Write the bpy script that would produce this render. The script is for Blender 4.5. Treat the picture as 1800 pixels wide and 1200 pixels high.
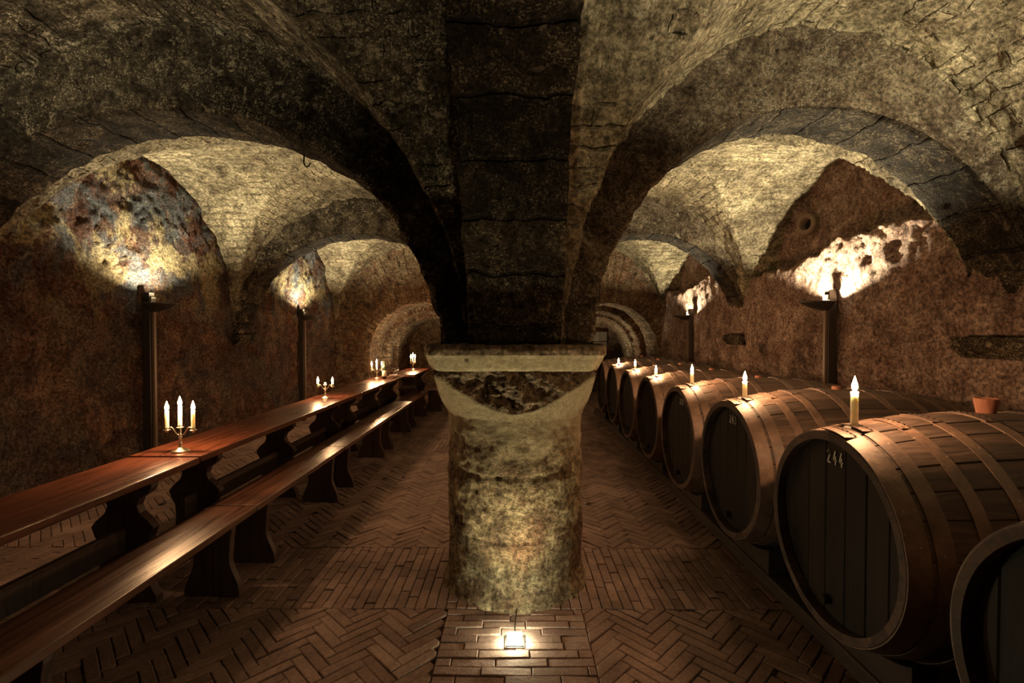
import bpy, bmesh, math, random
import numpy as np
from mathutils import Vector, noise, Matrix
random.seed(7)
PI = math.pi
for o in list(bpy.data.objects): bpy.data.objects.remove(o, do_unlink=True)
C = bpy.context.scene.collection

# ---------------------------------------------------------------- camera, world, exposure
EYE = 1.53
cam_d = bpy.data.cameras.new('camera'); cam = bpy.data.objects.new('camera', cam_d); C.objects.link(cam)
cam_d.sensor_width = 36; cam_d.lens = 17.0; cam_d.clip_start = 0.02; cam_d.clip_end = 60
cam.location = (0, 0, EYE)
cam.rotation_euler = (PI/2 - math.atan(16/850), 0, math.atan(5/850))
bpy.context.scene.camera = cam
w = bpy.data.worlds.new('world'); bpy.context.scene.world = w; w.use_nodes = True
w.node_tree.nodes['Background'].inputs[0].default_value = (0.02, 0.014, 0.01, 1)
w.node_tree.nodes['Background'].inputs[1].default_value = 0.3
vs = bpy.context.scene.view_settings
vs.view_transform = 'Standard'; vs.look = 'None'; vs.gamma = 1; vs.use_curve_mapping = False
vs.exposure = 2.08

LAMP_COL = (1.0, 0.86, 0.55)
FLOOR_COL = (1.0, 0.83, 0.46)
CANDLE_COL = (1.0, 0.55, 0.27)
# wall sconces: side, y, power; first two unseen, added to light the near bay
SCONCES = [(-1, 1.25, 75), (1, 1.25, 110), (-1, 4.85, 74), (1, 4.6, 105), (-1, 8.35, 85), (1, 8.25, 60)]
CANDLE_W = 2.7
FLOOR_W = 11

# ---------------------------------------------------------------- helpers
def tag(o, label=None, cat=None, group=None, kind=None):
    if label: o['label'] = label
    if cat: o['category'] = cat
    if group: o['group'] = group
    if kind: o['kind'] = kind
    return o

def empty(name, loc, rz=0, label=None, cat=None, group=None):
    o = bpy.data.objects.new(name, None); C.objects.link(o)
    o.empty_display_size = 0.1
    o.location = loc; o.rotation_euler = (0, 0, rz)
    return tag(o, label, cat, group)

class MB:
    def __init__(s): s.v = []; s.f = []; s.mi = []; s.uv = None
    def add(s, vs, fs, mi=0):
        n = len(s.v); s.v += [tuple(p) for p in vs]
        for f in fs: s.f.append([i+n for i in f]); s.mi.append(mi)
    def box(s, x0, x1, y0, y1, z0, z1, mi=0, M=None):
        p = [(x, y, z) for z in (z0, z1) for y in (y0, y1) for x in (x0, x1)]
        if M: p = [M @ Vector(q) for q in p]
        s.add(p, [(0,2,3,1),(4,5,7,6),(0,1,5,4),(2,6,7,3),(0,4,6,2),(1,3,7,5)], mi)
    def lathe(s, prof, n=24, c=(0,0,0), mi=0, axis='z'):
        vs = []
        for r, z in prof:
            for k in range(n):
                a = 2*PI*k/n
                if axis == 'z': vs.append((c[0]+r*math.cos(a), c[1]+r*math.sin(a), c[2]+z))
                else: vs.append((c[0]+z, c[1]+r*math.cos(a), c[2]+r*math.sin(a)))
        fs = []
        for i in range(len(prof)-1):
            for k in range(n):
                k2 = (k+1) % n
                fs.append((i*n+k, i*n+k2, (i+1)*n+k2, (i+1)*n+k))
        s.add(vs, fs, mi)
    def disc(s, r, z, n=24, c=(0,0,0), mi=0):
        s.add([(c[0]+r*math.cos(2*PI*k/n), c[1]+r*math.sin(2*PI*k/n), c[2]+z) for k in range(n)], [tuple(range(n))], mi)
    def tube(s, pts, r, n=10, mi=0):
        pts = [Vector(p) for p in pts]; vs = []
        rs = r if isinstance(r, (list, tuple)) else [r]*len(pts)
        for i, p in enumerate(pts):
            d = (pts[min(i+1, len(pts)-1)] - pts[max(i-1, 0)]).normalized()
            up = Vector((0,1,0)) if abs(d.y) < .8 else Vector((1,0,0))
            a = d.cross(up).normalized(); b = d.cross(a)
            for k in range(n):
                t = 2*PI*k/n
                vs.append(p + (a*math.cos(t) + b*math.sin(t))*rs[i])
        fs = [(i*n+k, i*n+(k+1) % n, (i+1)*n+(k+1) % n, (i+1)*n+k) for i in range(len(pts)-1) for k in range(n)]
        fs += [tuple(range(n)), tuple(range((len(pts)-1)*n, len(pts)*n))]
        s.add(vs, fs, mi)
    def prism(s, poly, y0, y1, mi=0):           # poly in (x, z)
        n = len(poly)
        vs = [(x, y0, z) for x, z in poly] + [(x, y1, z) for x, z in poly]
        s.add(vs, [tuple(range(n)), tuple(range(2*n-1, n-1, -1))] + [(i, (i+1) % n, (i+1) % n+n, i+n) for i in range(n)], mi)
    def build(s, name, mats, parent=None, smooth=False, fix=True):
        me = bpy.data.meshes.new(name); me.from_pydata(s.v, [], s.f)
        if not isinstance(mats, (list, tuple)): mats = [mats]
        for m in mats: me.materials.append(m)
        me.polygons.foreach_set('material_index', s.mi)
        if fix:
            bm = bmesh.new(); bm.from_mesh(me); bmesh.ops.recalc_face_normals(bm, faces=bm.faces); bm.to_mesh(me); bm.free()
        if smooth:
            me.polygons.foreach_set('use_smooth', [True]*len(me.polygons))
        me.update()
        o = bpy.data.objects.new(name, me); C.objects.link(o)
        if parent: o.parent = parent
        return o

def bevel(o, w=.004, seg=2):
    m = o.modifiers.new('bevel', 'BEVEL'); m.width = w; m.segments = seg; m.limit_method = 'ANGLE'; m.angle_limit = .6
    return o

def sharp(o, ang=.6):
    me = o.data
    bm = bmesh.new(); bm.from_mesh(me)
    for e in bm.edges:
        if len(e.link_faces) == 2 and e.calc_face_angle(0) > ang: e.smooth = False
    for f in bm.faces: f.smooth = True
    bm.to_mesh(me); bm.free()
    return o

def grid(name, P, mats, UV=None, smooth=True, disp=None, parent=None):
    """P: array (nu, nv, 3) of positions -> one mesh, displaced along its normals by disp(p, n, i, j)"""
    nu, nv = P.shape[:2]
    if disp:
        du = np.gradient(P, axis=0); dv = np.gradient(P, axis=1)
        N = np.cross(du, dv); L = np.linalg.norm(N, axis=2, keepdims=True); N = N/np.maximum(L, 1e-9)
        Q = P.copy()
        for i in range(nu):
            for j in range(nv):
                Q[i, j] += N[i, j]*disp(Vector(P[i, j]), N[i, j], i, j)
        P = Q
    vs = P.reshape(-1, 3)
    idx = np.arange(nu*nv).reshape(nu, nv)
    F = np.stack([idx[:-1, :-1], idx[1:, :-1], idx[1:, 1:], idx[:-1, 1:]], axis=-1).reshape(-1, 4)
    me = bpy.data.meshes.new(name); me.from_pydata(vs.tolist(), [], F.tolist())
    me.materials.append(mats)
    if UV is not None:
        ul = me.uv_layers.new(name='UVMap')
        li = np.empty(len(me.loops), dtype=np.int32); me.loops.foreach_get('vertex_index', li)
        ul.data.foreach_set('uv', UV.reshape(-1, 2)[li].ravel())
    me.polygons.foreach_set('use_smooth', [smooth]*len(me.polygons))
    me.update()
    o = bpy.data.objects.new(name, me); C.objects.link(o)
    if parent: o.parent = parent
    return o

def fr(p, s, octv=4, off=0.0):
    return noise.fractal(Vector((p[0]*s+off, p[1]*s+off*1.7, p[2]*s-off)), 0.9, 2.1, octv)

def hsh(*a):
    x = 0.0
    for i, q in enumerate(a): x += q*(12.9898+i*37.719)
    x = math.sin(x)*43758.5453
    return x - math.floor(x)

def copy_tree(o, parent=None):
    c = o.copy(); C.objects.link(c)
    if parent: c.parent = parent
    for ch in list(o.children): copy_tree(ch, c)
    return c

# ---------------------------------------------------------------- materials
def newmat(name):
    m = bpy.data.materials.new(name); m.use_nodes = True
    nt = m.node_tree; b = nt.nodes['Principled BSDF']
    return m, nt, b
def nd(nt, t, **k):
    n = nt.nodes.new(t)
    for a, v in k.items(): setattr(n, a, v)
    return n
def ramp(nt, src, stops):
    r = nd(nt, 'ShaderNodeValToRGB'); e = r.color_ramp.elements
    while len(e) < len(stops): e.new(.5)
    for i, (p, c) in enumerate(stops):
        e[i].position = p; e[i].color = (c[0], c[1], c[2], 1) if isinstance(c, (tuple, list)) else (c, c, c, 1)
    nt.links.new(src, r.inputs[0]); return r.outputs[0]
def mix(nt, fac, a, b, mode='MIX'):
    m = nd(nt, 'ShaderNodeMix', data_type='RGBA', blend_type=mode)
    for s, v in ((m.inputs[0], fac), (m.inputs[6], a), (m.inputs[7], b)):
        if hasattr(v, 'links') or isinstance(v, bpy.types.NodeSocket): nt.links.new(v, s)
        elif isinstance(v, (tuple, list)): s.default_value = (v[0], v[1], v[2], 1)
        else: s.default_value = v
    return m.outputs[2]
def math_(nt, op, a, b=None, c=None):
    m = nd(nt, 'ShaderNodeMath', operation=op)
    for s, v in zip(m.inputs, (a, b, c)):
        if v is None: continue
        if isinstance(v, bpy.types.NodeSocket): nt.links.new(v, s)
        else: s.default_value = v
    return m.outputs[0]
def noi(nt, vec, scale, detail=6, rough=.6, dist=0.0):
    n = nd(nt, 'ShaderNodeTexNoise'); n.inputs['Scale'].default_value = scale; n.inputs['Detail'].default_value = detail
    n.inputs['Roughness'].default_value = rough; n.inputs['Distortion'].default_value = dist
    if vec is not None: nt.links.new(vec, n.inputs['Vector'])
    return n.outputs['Fac']

def stone(name, dark, mid, light, speck=(.5,.46,.36), speck_amt=.5, lo=.38, hi=.62, red=None, red_amt=0.0,
          brick=None, brick_amt=.5, mortar=(.2,.17,.12), bumpd=.03, rough=.9, cells=0.0, joints=False, fine=.75, patch=None, patch_amt=0.0, soot=0.0, soot_col=(.05,.045,.04)):
    m, nt, b = newmat(name)
    tc = nd(nt, 'ShaderNodeTexCoord'); v = tc.outputs['Object']
    n1 = noi(nt, v, 1.3, 5, .6, .4); n2 = noi(nt, v, 6.5, 8, .7, .6); n3 = noi(nt, v, 38, 6, .75)
    f = math_(nt, 'ADD', math_(nt, 'MULTIPLY', n1, .45), math_(nt, 'MULTIPLY', n2, .55))
    col = ramp(nt, f, [(lo, dark), ((lo+hi)/2, mid), (hi, light)])
    if red:
        col = mix(nt, math_(nt, 'MULTIPLY', ramp(nt, noi(nt, v, 2.3, 7, .65, .8), [(.45, 0), (.62, 1)]), red_amt), col, red)
    if soot:
        col = mix(nt, math_(nt, 'MULTIPLY', ramp(nt, noi(nt, v, 1.1, 8, .68, .7), [(.46, 0), (.56, 1)]), soot), col, soot_col)
    if patch:
        sz = nd(nt, 'ShaderNodeSeparateXYZ'); nt.links.new(v, sz.inputs[0])
        if patch_amt < 0:        # pale yellow and blue-grey patches, strongest high on the wall
            up = ramp(nt, math_(nt, 'ADD', math_(nt, 'MULTIPLY', sz.outputs['Z'], .3), math_(nt, 'MULTIPLY', n1, .3)), [(.64, .12), (.80, 1)])
            col = mix(nt, math_(nt, 'MULTIPLY', math_(nt, 'MULTIPLY', ramp(nt, noi(nt, v, 2.7, 8, .7, .4), [(.47, 0), (.55, 1)]), up), .8), col, (.085,.10,.115))
            patch_amt = math_(nt, 'MULTIPLY', up, .7)
        col = mix(nt, math_(nt, 'MULTIPLY', ramp(nt, noi(nt, v, 1.9, 9, .7, .5), [(.50, 0), (.56, 1)]), patch_amt), col, patch)
    # fine mottling
    col = mix(nt, fine, col, ramp(nt, n3, [(.38, .05), (.50, .62), (.61, 1.45)]), 'MULTIPLY')
    # pale efflorescence speckles, clustered
    sp = math_(nt, 'MULTIPLY', ramp(nt, noi(nt, v, 85, 5, .75), [(.55, 0), (.60, 1)]), ramp(nt, n2, [(.44, 0), (.56, 1)]))
    col = mix(nt, math_(nt, 'MULTIPLY', sp, speck_amt), col, speck)
    fk = math_(nt, 'MULTIPLY', ramp(nt, noi(nt, v, 15, 7, .75, .6), [(.57, 0), (.61, 1)]), ramp(nt, noi(nt, v, 1.6, 3, .5), [(.45, 0), (.6, 1)]))
    col = mix(nt, math_(nt, 'MULTIPLY', fk, speck_amt*.6), col, speck)
    # pits
    vo = nd(nt, 'ShaderNodeTexVoronoi'); vo.inputs['Scale'].default_value = 9; nt.links.new(v, vo.inputs['Vector'])
    pit = ramp(nt, vo.outputs['Distance'], [(.05, 0), (.16, 1)])
    pitm = math_(nt, 'MAXIMUM', pit, ramp(nt, n1, [(.46, 1), (.5, 0)]))
    col = mix(nt, .7, col, pitm, 'MULTIPLY')
    h = math_(nt, 'ADD', math_(nt, 'MULTIPLY', n2, 1.3), math_(nt, 'MULTIPLY', n3, .75))
    h = math_(nt, 'ADD', h, math_(nt, 'MULTIPLY', pitm, .35))
    if cells:
        v2 = nd(nt, 'ShaderNodeTexVoronoi', feature='DISTANCE_TO_EDGE'); v2.inputs['Scale'].default_value = 4.2
        dv = nd(nt, 'ShaderNodeVectorMath', operation='ADD'); nz = nd(nt, 'ShaderNodeTexNoise'); nz.inputs['Scale'].default_value = 5
        nt.links.new(v, nz.inputs['Vector']); 
        sc = nd(nt, 'ShaderNodeVectorMath', operation='SCALE'); sc.inputs[3].default_value = .25
        nt.links.new(nz.outputs['Color'], sc.inputs[0]); nt.links.new(v, dv.inputs[0]); nt.links.new(sc.outputs[0], dv.inputs[1])
        nt.links.new(dv.outputs[0], v2.inputs['Vector'])
        e = ramp(nt, v2.outputs['Distance'], [(.0, 0), (.12, 1)])
        h = math_(nt, 'ADD', h, math_(nt, 'MULTIPLY', e, cells))
    if brick:
        bt = nd(nt, 'ShaderNodeTexBrick'); bt.inputs['Scale'].default_value = 1
        bt.inputs['Brick Width'].default_value = brick[0]; bt.inputs['Row Height'].default_value = brick[1]
        bt.inputs['Mortar Size'].default_value = brick[2]; bt.inputs['Mortar Smooth'].default_value = .6; bt.inputs['Bias'].default_value = 0
        bt.inputs['Color1'].default_value = (.55,.55,.55,1); bt.inputs['Color2'].default_value = (1.3,1.25,1.2,1); bt.inputs['Mortar'].default_value = (1,1,1,1)
        dv = nd(nt, 'ShaderNodeVectorMath', operation='ADD'); nz = nd(nt, 'ShaderNodeTexNoise'); nz.inputs['Scale'].default_value = 7
        nt.links.new(v, nz.inputs['Vector']); sc = nd(nt, 'ShaderNodeVectorMath', operation='SCALE'); sc.inputs[3].default_value = .075
        nt.links.new(nz.outputs['Color'], sc.inputs[0]); nt.links.new(tc.outputs['UV'], dv.inputs[0]); nt.links.new(sc.outputs[0], dv.inputs[1])
        nt.links.new(dv.outputs[0], bt.inputs['Vector'])
        show = ramp(nt, noi(nt, v, 2.6, 6, .7), [(.44, .0), (.60, 1)])
        if joints: show = ramp(nt, noi(nt, v, 4, 4, .6), [(.35, .55), (.5, 1)])
        mo = math_(nt, 'MULTIPLY', bt.outputs['Fac'], show)
        col = mix(nt, math_(nt, 'MULTIPLY', mo, .55), col, mortar)
        col = mix(nt, .9 if joints else .4, col, bt.outputs['Color'], 'MULTIPLY')
        h = math_(nt, 'SUBTRACT', h, math_(nt, 'MULTIPLY', mo, brick_amt))
    nt.links.new(col, b.inputs['Base Color']); b.inputs['Roughness'].default_value = rough
    b.inputs['Specular IOR Level'].default_value = .06
    bp = nd(nt, 'ShaderNodeBump'); bp.inputs['Strength'].default_value = .9; bp.inputs['Distance'].default_value = bumpd
    nt.links.new(h, bp.inputs['Height']); nt.links.new(bp.outputs[0], b.inputs['Normal'])
    return m

M = {}
M['vault'] = stone('vault_masonry', (.07,.055,.038), (.28,.235,.155), (.60,.52,.35), speck_amt=.45, soot=.35, soot_col=(.14,.105,.075), brick=(.30,.085,.012), brick_amt=1.6, mortar=(.12,.10,.07), lo=.36, hi=.60, bumpd=.05)
M['vault_dark'] = stone('dark_vault_masonry', (.035,.028,.02), (.12,.095,.066), (.42,.34,.24), speck=(.62,.54,.40), speck_amt=.9, brick=(.30,.085,.012), brick_amt=1.4, mortar=(.06,.05,.035), lo=.40, hi=.66, soot=.7, soot_col=(.05,.04,.03), bumpd=.055)  # darker vault colouring for the left half of the nearest bay
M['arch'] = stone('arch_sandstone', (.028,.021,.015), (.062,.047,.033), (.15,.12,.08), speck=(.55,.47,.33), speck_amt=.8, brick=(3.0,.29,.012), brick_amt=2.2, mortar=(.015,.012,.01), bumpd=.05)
M['soffit'] = stone('dark_arch_underside', (.022,.018,.014), (.045,.036,.027), (.085,.068,.048), speck=(.50,.43,.30), speck_amt=.55, brick=(3.0,.29,.016), brick_amt=2.6, mortar=(.006,.005,.004), joints=True, bumpd=.05)  # arch undersides, coloured darker than the arch faces
M['arch_lit'] = stone('lit_arch_plastered_sandstone', (.06,.044,.031), (.15,.112,.078), (.31,.25,.17), speck_amt=.7, soot=.5, soot_col=(.06,.045,.033), brick=(3.0,.29,.012), brick_amt=1.6, mortar=(.03,.024,.018), bumpd=.06)  # paler copy for the right arches, their stronger light put into the colour
M['wall_l'] = stone('left_wall_plaster', (.026,.012,.009), (.085,.042,.028), (.25,.135,.085), speck_amt=.25, red=(.12,.045,.030), red_amt=.6, patch=(.34,.275,.15), patch_amt=-1, soot=.5, soot_col=(.05,.052,.055), bumpd=.05, lo=.36, hi=.64)
M['wall_r'] = stone('right_wall_plaster', (.08,.053,.044), (.29,.195,.158), (.56,.41,.33), speck_amt=.4, red=(.22,.115,.085), red_amt=.45, bumpd=.05, lo=.36, hi=.62)
M['end'] = stone('end_wall_masonry', (.05,.035,.026), (.18,.12,.075), (.36,.28,.18), speck_amt=.3, red=(.22,.09,.05), red_amt=.35, brick=(.28,.09,.012), brick_amt=1.5, mortar=(.08,.06,.04), bumpd=.04)
M['pillar'] = stone('pillar_plaster', (.06,.04,.03), (.25,.19,.12), (.58,.48,.31), speck=(.62,.56,.34), speck_amt=.3, lo=.36, hi=.58, red=(.17,.085,.055), red_amt=.8, bumpd=.05, soot=.5, soot_col=(.11,.085,.06))
M['shield'] = stone('broken_capital_stone', (.13,.095,.068), (.32,.24,.165), (.52,.41,.28), speck_amt=.4, bumpd=.06)
M['smooth_plaster'] = stone('smooth_capital_plaster', (.20,.155,.10), (.36,.30,.195), (.48,.41,.275), speck_amt=.1, bumpd=.014, lo=.3, hi=.6, fine=.3)
M['mortar'] = stone('floor_mortar', (.03,.021,.016), (.05,.036,.028), (.08,.058,.045), speck_amt=0, bumpd=.01)

def pillar_top(m):
    nt = m.node_tree; b = nt.nodes['Principled BSDF']; src = b.inputs['Base Color'].links[0].from_socket
    tc = nd(nt, 'ShaderNodeTexCoord'); sp = nd(nt, 'ShaderNodeSeparateXYZ'); nt.links.new(tc.outputs['Object'], sp.inputs[0])
    n = noi(nt, tc.outputs['Object'], 5, 7, .7, .5)
    f = math_(nt, 'ADD', math_(nt, 'MULTIPLY', sp.outputs['Z'], 1.1), math_(nt, 'MULTIPLY', n, 1.6))
    plaster = mix(nt, .6, (.42,.345,.225), ramp(nt, noi(nt, tc.outputs['Object'], 24, 6, .7), [(.35, .45), (.6, 1.0)]), 'MULTIPLY')
    col = mix(nt, ramp(nt, f, [(.0, 0), (1.62/2, 0), (1.78/2, .85)]) if False else math_(nt, 'MULTIPLY', ramp(nt, math_(nt, 'MULTIPLY', f, .5), [(.82, 0), (.95, 1)]), .85), src, plaster)
    nt.links.new(col, b.inputs['Base Color'])
pillar_top(M['pillar'])
def brickmat():
    m, nt, b = newmat('floor_brick')
    tc = nd(nt, 'ShaderNodeTexCoord'); v = tc.outputs['Object']
    at = nd(nt, 'ShaderNodeAttribute', attribute_name='rnd')
    col = ramp(nt, at.outputs['Fac'], [(0, (.25,.168,.145)), (.4, (.31,.208,.178)), (.75, (.34,.232,.198)), (1, (.38,.265,.222))])
    col = mix(nt, .8, col, ramp(nt, noi(nt, v, 3, 8, .7), [(.3, .3), (.65, 1.0)]), 'MULTIPLY')
    col = mix(nt, .5, col, ramp(nt, noi(nt, v, 60, 4, .7), [(.35, .4), (.6, 1.0)]), 'MULTIPLY')
    nt.links.new(col, b.inputs['Base Color'])
    b.inputs['Roughness'].default_value = .82; b.inputs['Specular IOR Level'].default_value = .22
    bp = nd(nt, 'ShaderNodeBump'); bp.inputs['Strength'].default_value = .7; bp.inputs['Distance'].default_value = .006
    nt.links.new(math_(nt, 'ADD', noi(nt, v, 22, 6, .7), math_(nt, 'MULTIPLY', noi(nt, v, 90, 3, .6), .4)), bp.inputs['Height'])
    nt.links.new(bp.outputs[0], b.inputs['Normal'])
    return m
M['brick'] = brickmat()

def wood(name, c0, c1, rough=.3, axis='y', coat=0.0, bumpd=.002, scale=1.0, rnd=False, spec=.5, dirt=.5):
    m, nt, b = newmat(name)
    tc = nd(nt, 'ShaderNodeTexCoord'); mp = nd(nt, 'ShaderNodeMapping')
    s = {'x': (.8, 14, 14), 'y': (14, .8, 14), 'z': (14, 14, .8)}[axis]
    mp.inputs['Scale'].default_value = tuple(q*scale for q in s)
    nt.links.new(tc.outputs['Object'], mp.inputs['Vector'])
    g = noi(nt, mp.outputs[0], 1.6, 7, .65, 1.2)
    col = ramp(nt, g, [(.32, c0), (.68, c1)])
    big = noi(nt, tc.outputs['Object'], 2.5, 5, .6)
    col = mix(nt, dirt, col, ramp(nt, big, [(.3, .35), (.65, 1.0)]), 'MULTIPLY')
    if rnd:
        at = nd(nt, 'ShaderNodeAttribute', attribute_name='rnd')
        col = mix(nt, .8, col, ramp(nt, at.outputs['Fac'], [(0, (.6,.6,.6)), (1, (1.25,1.2,1.15))]), 'MULTIPLY')
    nt.links.new(col, b.inputs['Base Color'])
    rr = ramp(nt, g, [(.3, rough*.8), (.7, rough*1.25)]); nt.links.new(rr, b.inputs['Roughness'])
    b.inputs['Coat Weight'].default_value = coat; b.inputs['Coat Roughness'].default_value = .11
    b.inputs['Specular IOR Level'].default_value = spec
    bp = nd(nt, 'ShaderNodeBump'); bp.inputs['Strength'].default_value = .6; bp.inputs['Distance'].default_value = bumpd
    nt.links.new(g, bp.inputs['Height']); nt.links.new(bp.outputs[0], b.inputs['Normal'])
    return m
M['table'] = wood('varnished_table_wood', (.05,.013,.006), (.17,.05,.022), rough=.30, coat=.5)
M['bench'] = wood('varnished_bench_wood', (.045,.016,.009), (.15,.062,.034), rough=.30, coat=.6)
M['legwood'] = wood('dark_trestle_wood', (.025,.012,.008), (.085,.045,.030), rough=.5, axis='z')
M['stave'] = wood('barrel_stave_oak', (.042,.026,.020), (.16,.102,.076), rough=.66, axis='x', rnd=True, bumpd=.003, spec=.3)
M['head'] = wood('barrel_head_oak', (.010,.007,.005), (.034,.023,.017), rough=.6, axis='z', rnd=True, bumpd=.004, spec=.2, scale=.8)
M['beam'] = wood('rack_beam_wood', (.02,.013,.009), (.07,.045,.03), rough=.7)
M['bung'] = wood('cork_bung', (.18,.06,.035), (.34,.14,.08), rough=.7, axis='z', dirt=.2)
M['door'] = wood('old_door_wood', (.05,.035,.022), (.14,.10,.065), rough=.7, axis='z')

def hoopmat():
    m, nt, b = newmat('rusty_hoop_iron')
    tc = nd(nt, 'ShaderNodeTexCoord'); v = tc.outputs['Object']
    n = noi(nt, v, 9, 8, .7)
    col = ramp(nt, n, [(.3, (.06,.036,.028)), (.5, (.135,.080,.057)), (.72, (.23,.145,.10))])
    sp = ramp(nt, noi(nt, v, 60, 2, .5), [(.71, 0), (.74, 1)])
    col = mix(nt, math_(nt, 'MULTIPLY', sp, .6), col, (.6,.5,.36))
    nt.links.new(col, b.inputs['Base Color']); b.inputs['Metallic'].default_value = .15
    b.inputs['Roughness'].default_value = .55
    bp = nd(nt, 'ShaderNodeBump'); bp.inputs['Strength'].default_value = .5; bp.inputs['Distance'].default_value = .003
    nt.links.new(noi(nt, v, 40, 5, .7), bp.inputs['Height']); nt.links.new(bp.outputs[0], b.inputs['Normal'])
    return m
M['hoop'] = hoopmat()

def simple(name, col, rough=.5, metal=0.0, **k):
    m, nt, b = newmat(name); b.inputs['Base Color'].default_value = (*col, 1)
    b.inputs['Roughness'].default_value = rough; b.inputs['Metallic'].default_value = metal
    tc = nd(nt, 'ShaderNodeTexCoord')
    c = mix(nt, .35, col, ramp(nt, noi(nt, tc.outputs['Object'], 25, 4, .6), [(.3, .5), (.7, 1.0)]), 'MULTIPLY')
    nt.links.new(c, b.inputs['Base Color'])
    for a, q in k.items(): b.inputs[a.replace('_', ' ')].default_value = q
    return m
M['rivet'] = simple('dark_rivet', (.02,.013,.01), .6)
M['paint'] = simple('white_number_paint', (.62,.56,.47), .7)
M['iron'] = simple('sconce_iron', (.055,.045,.038), .45, .6)
M['brown_post'] = simple('brown_cable_post', (.11,.07,.045), .5)
M['silver'] = simple('tarnished_silver', (.62,.55,.42), .3, .9)
M['wax'] = simple('candle_wax', (.95,.88,.68), .45, Subsurface_Weight=1.0)
M['wax'].node_tree.nodes['Principled BSDF'].inputs['Subsurface Radius'].default_value = (1.0, .85, .65)
M['wax'].node_tree.nodes['Principled BSDF'].inputs['Subsurface Scale'].default_value = .05
M['puddle'] = simple('spilled_wax', (.55,.50,.42), .5)
M['bottle'] = simple('green_black_bottle_glass', (.012,.016,.008), .06)
M['label'] = simple('cream_bottle_label', (.78,.70,.52), .6)
M['hole'] = simple('pipe_inside', (.008,.006,.005), .9)
M['pipe'] = simple('clay_pipe', (.14,.095,.065), .8)
def glassmat():
    m, nt, b = newmat('wine_glass'); b.inputs['Base Color'].default_value = (1,1,1,1)
    b.inputs['Transmission Weight'].default_value = 1; b.inputs['Roughness'].default_value = .02; b.inputs['IOR'].default_value = 1.45
    return m
M['glass'] = glassmat()
def flamemat(name, col, st):
    m = bpy.data.materials.new(name); m.use_nodes = True; nt = m.node_tree; nt.nodes.clear()
    o = nd(nt, 'ShaderNodeOutputMaterial'); a = nd(nt, 'ShaderNodeAddShader'); e = nd(nt, 'ShaderNodeEmission'); t = nd(nt, 'ShaderNodeBsdfTransparent')
    e.inputs[0].default_value = (*col, 1); e.inputs[1].default_value = st
    nt.links.new(e.outputs[0], a.inputs[0]); nt.links.new(t.outputs[0], a.inputs[1]); nt.links.new(a.outputs[0], o.inputs[0])
    return m
M['flame'] = flamemat('candle_flame', (1.0, .62, .22), 22)
M['lampglass'] = flamemat('lit_lamp_glass', (1.0, .88, .6), 6)
M['spotglass'] = flamemat('lit_floor_lamp_glass', (1.0, .95, .6), 30)

def light(name, loc, col, W, r=.02, parent=None, spot=None, blend=.3, rot=None):
    d = bpy.data.lights.new(name, 'SPOT' if spot else 'POINT'); d.color = col; d.energy = W; d.shadow_soft_size = r
    if spot: d.spot_size = spot; d.spot_blend = blend
    o = bpy.data.objects.new(name, d); C.objects.link(o); o.location = loc
    if rot: o.rotation_euler = rot
    if parent: o.parent = parent
    return o

# ---------------------------------------------------------------- plan of the cellar
PITCH = 3.6; COLY = 3.06; HT = .21          # pillar spacing, first pillar, half arch thickness
BAYS = [COLY - PITCH/2 + k*PITCH for k in range(3)]      # bay centres 1.26, 4.86, 8.46
Z0 = 1.41; BI = 1.44                         # springing, intrados rise
LX, RX = -3.75, 3.05                         # wall faces
ENDY = BAYS[2] + 1.6                         # 10.06
BACKY = -.62

def ellipse_path(c, a, b, z0, zb, n=90, jamb=12):
    """from the side h=c-a, over the top, to h=c+a; (h, z, nh, nz, s), normal pointing into the masonry"""
    pts = []
    for k in range(jamb): pts.append((c-a, zb+(z0-zb)*k/jamb, -1, 0))
    for k in range(n+1):
        t = PI - PI*k/n
        nx, nz = math.cos(t)/a, math.sin(t)/b; L = math.hypot(nx, nz)
        pts.append((c+a*math.cos(t), z0+b*math.sin(t), nx/L, nz/L))
    for k in range(jamb): pts.append((c+a, z0-(z0-zb)*(k+1)/jamb, 1, 0))
    out = []; s = 0
    for i, p in enumerate(pts):
        if i: s += math.hypot(p[0]-pts[i-1][0], p[1]-pts[i-1][1])
        out.append((*p, s))
    return out

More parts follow.
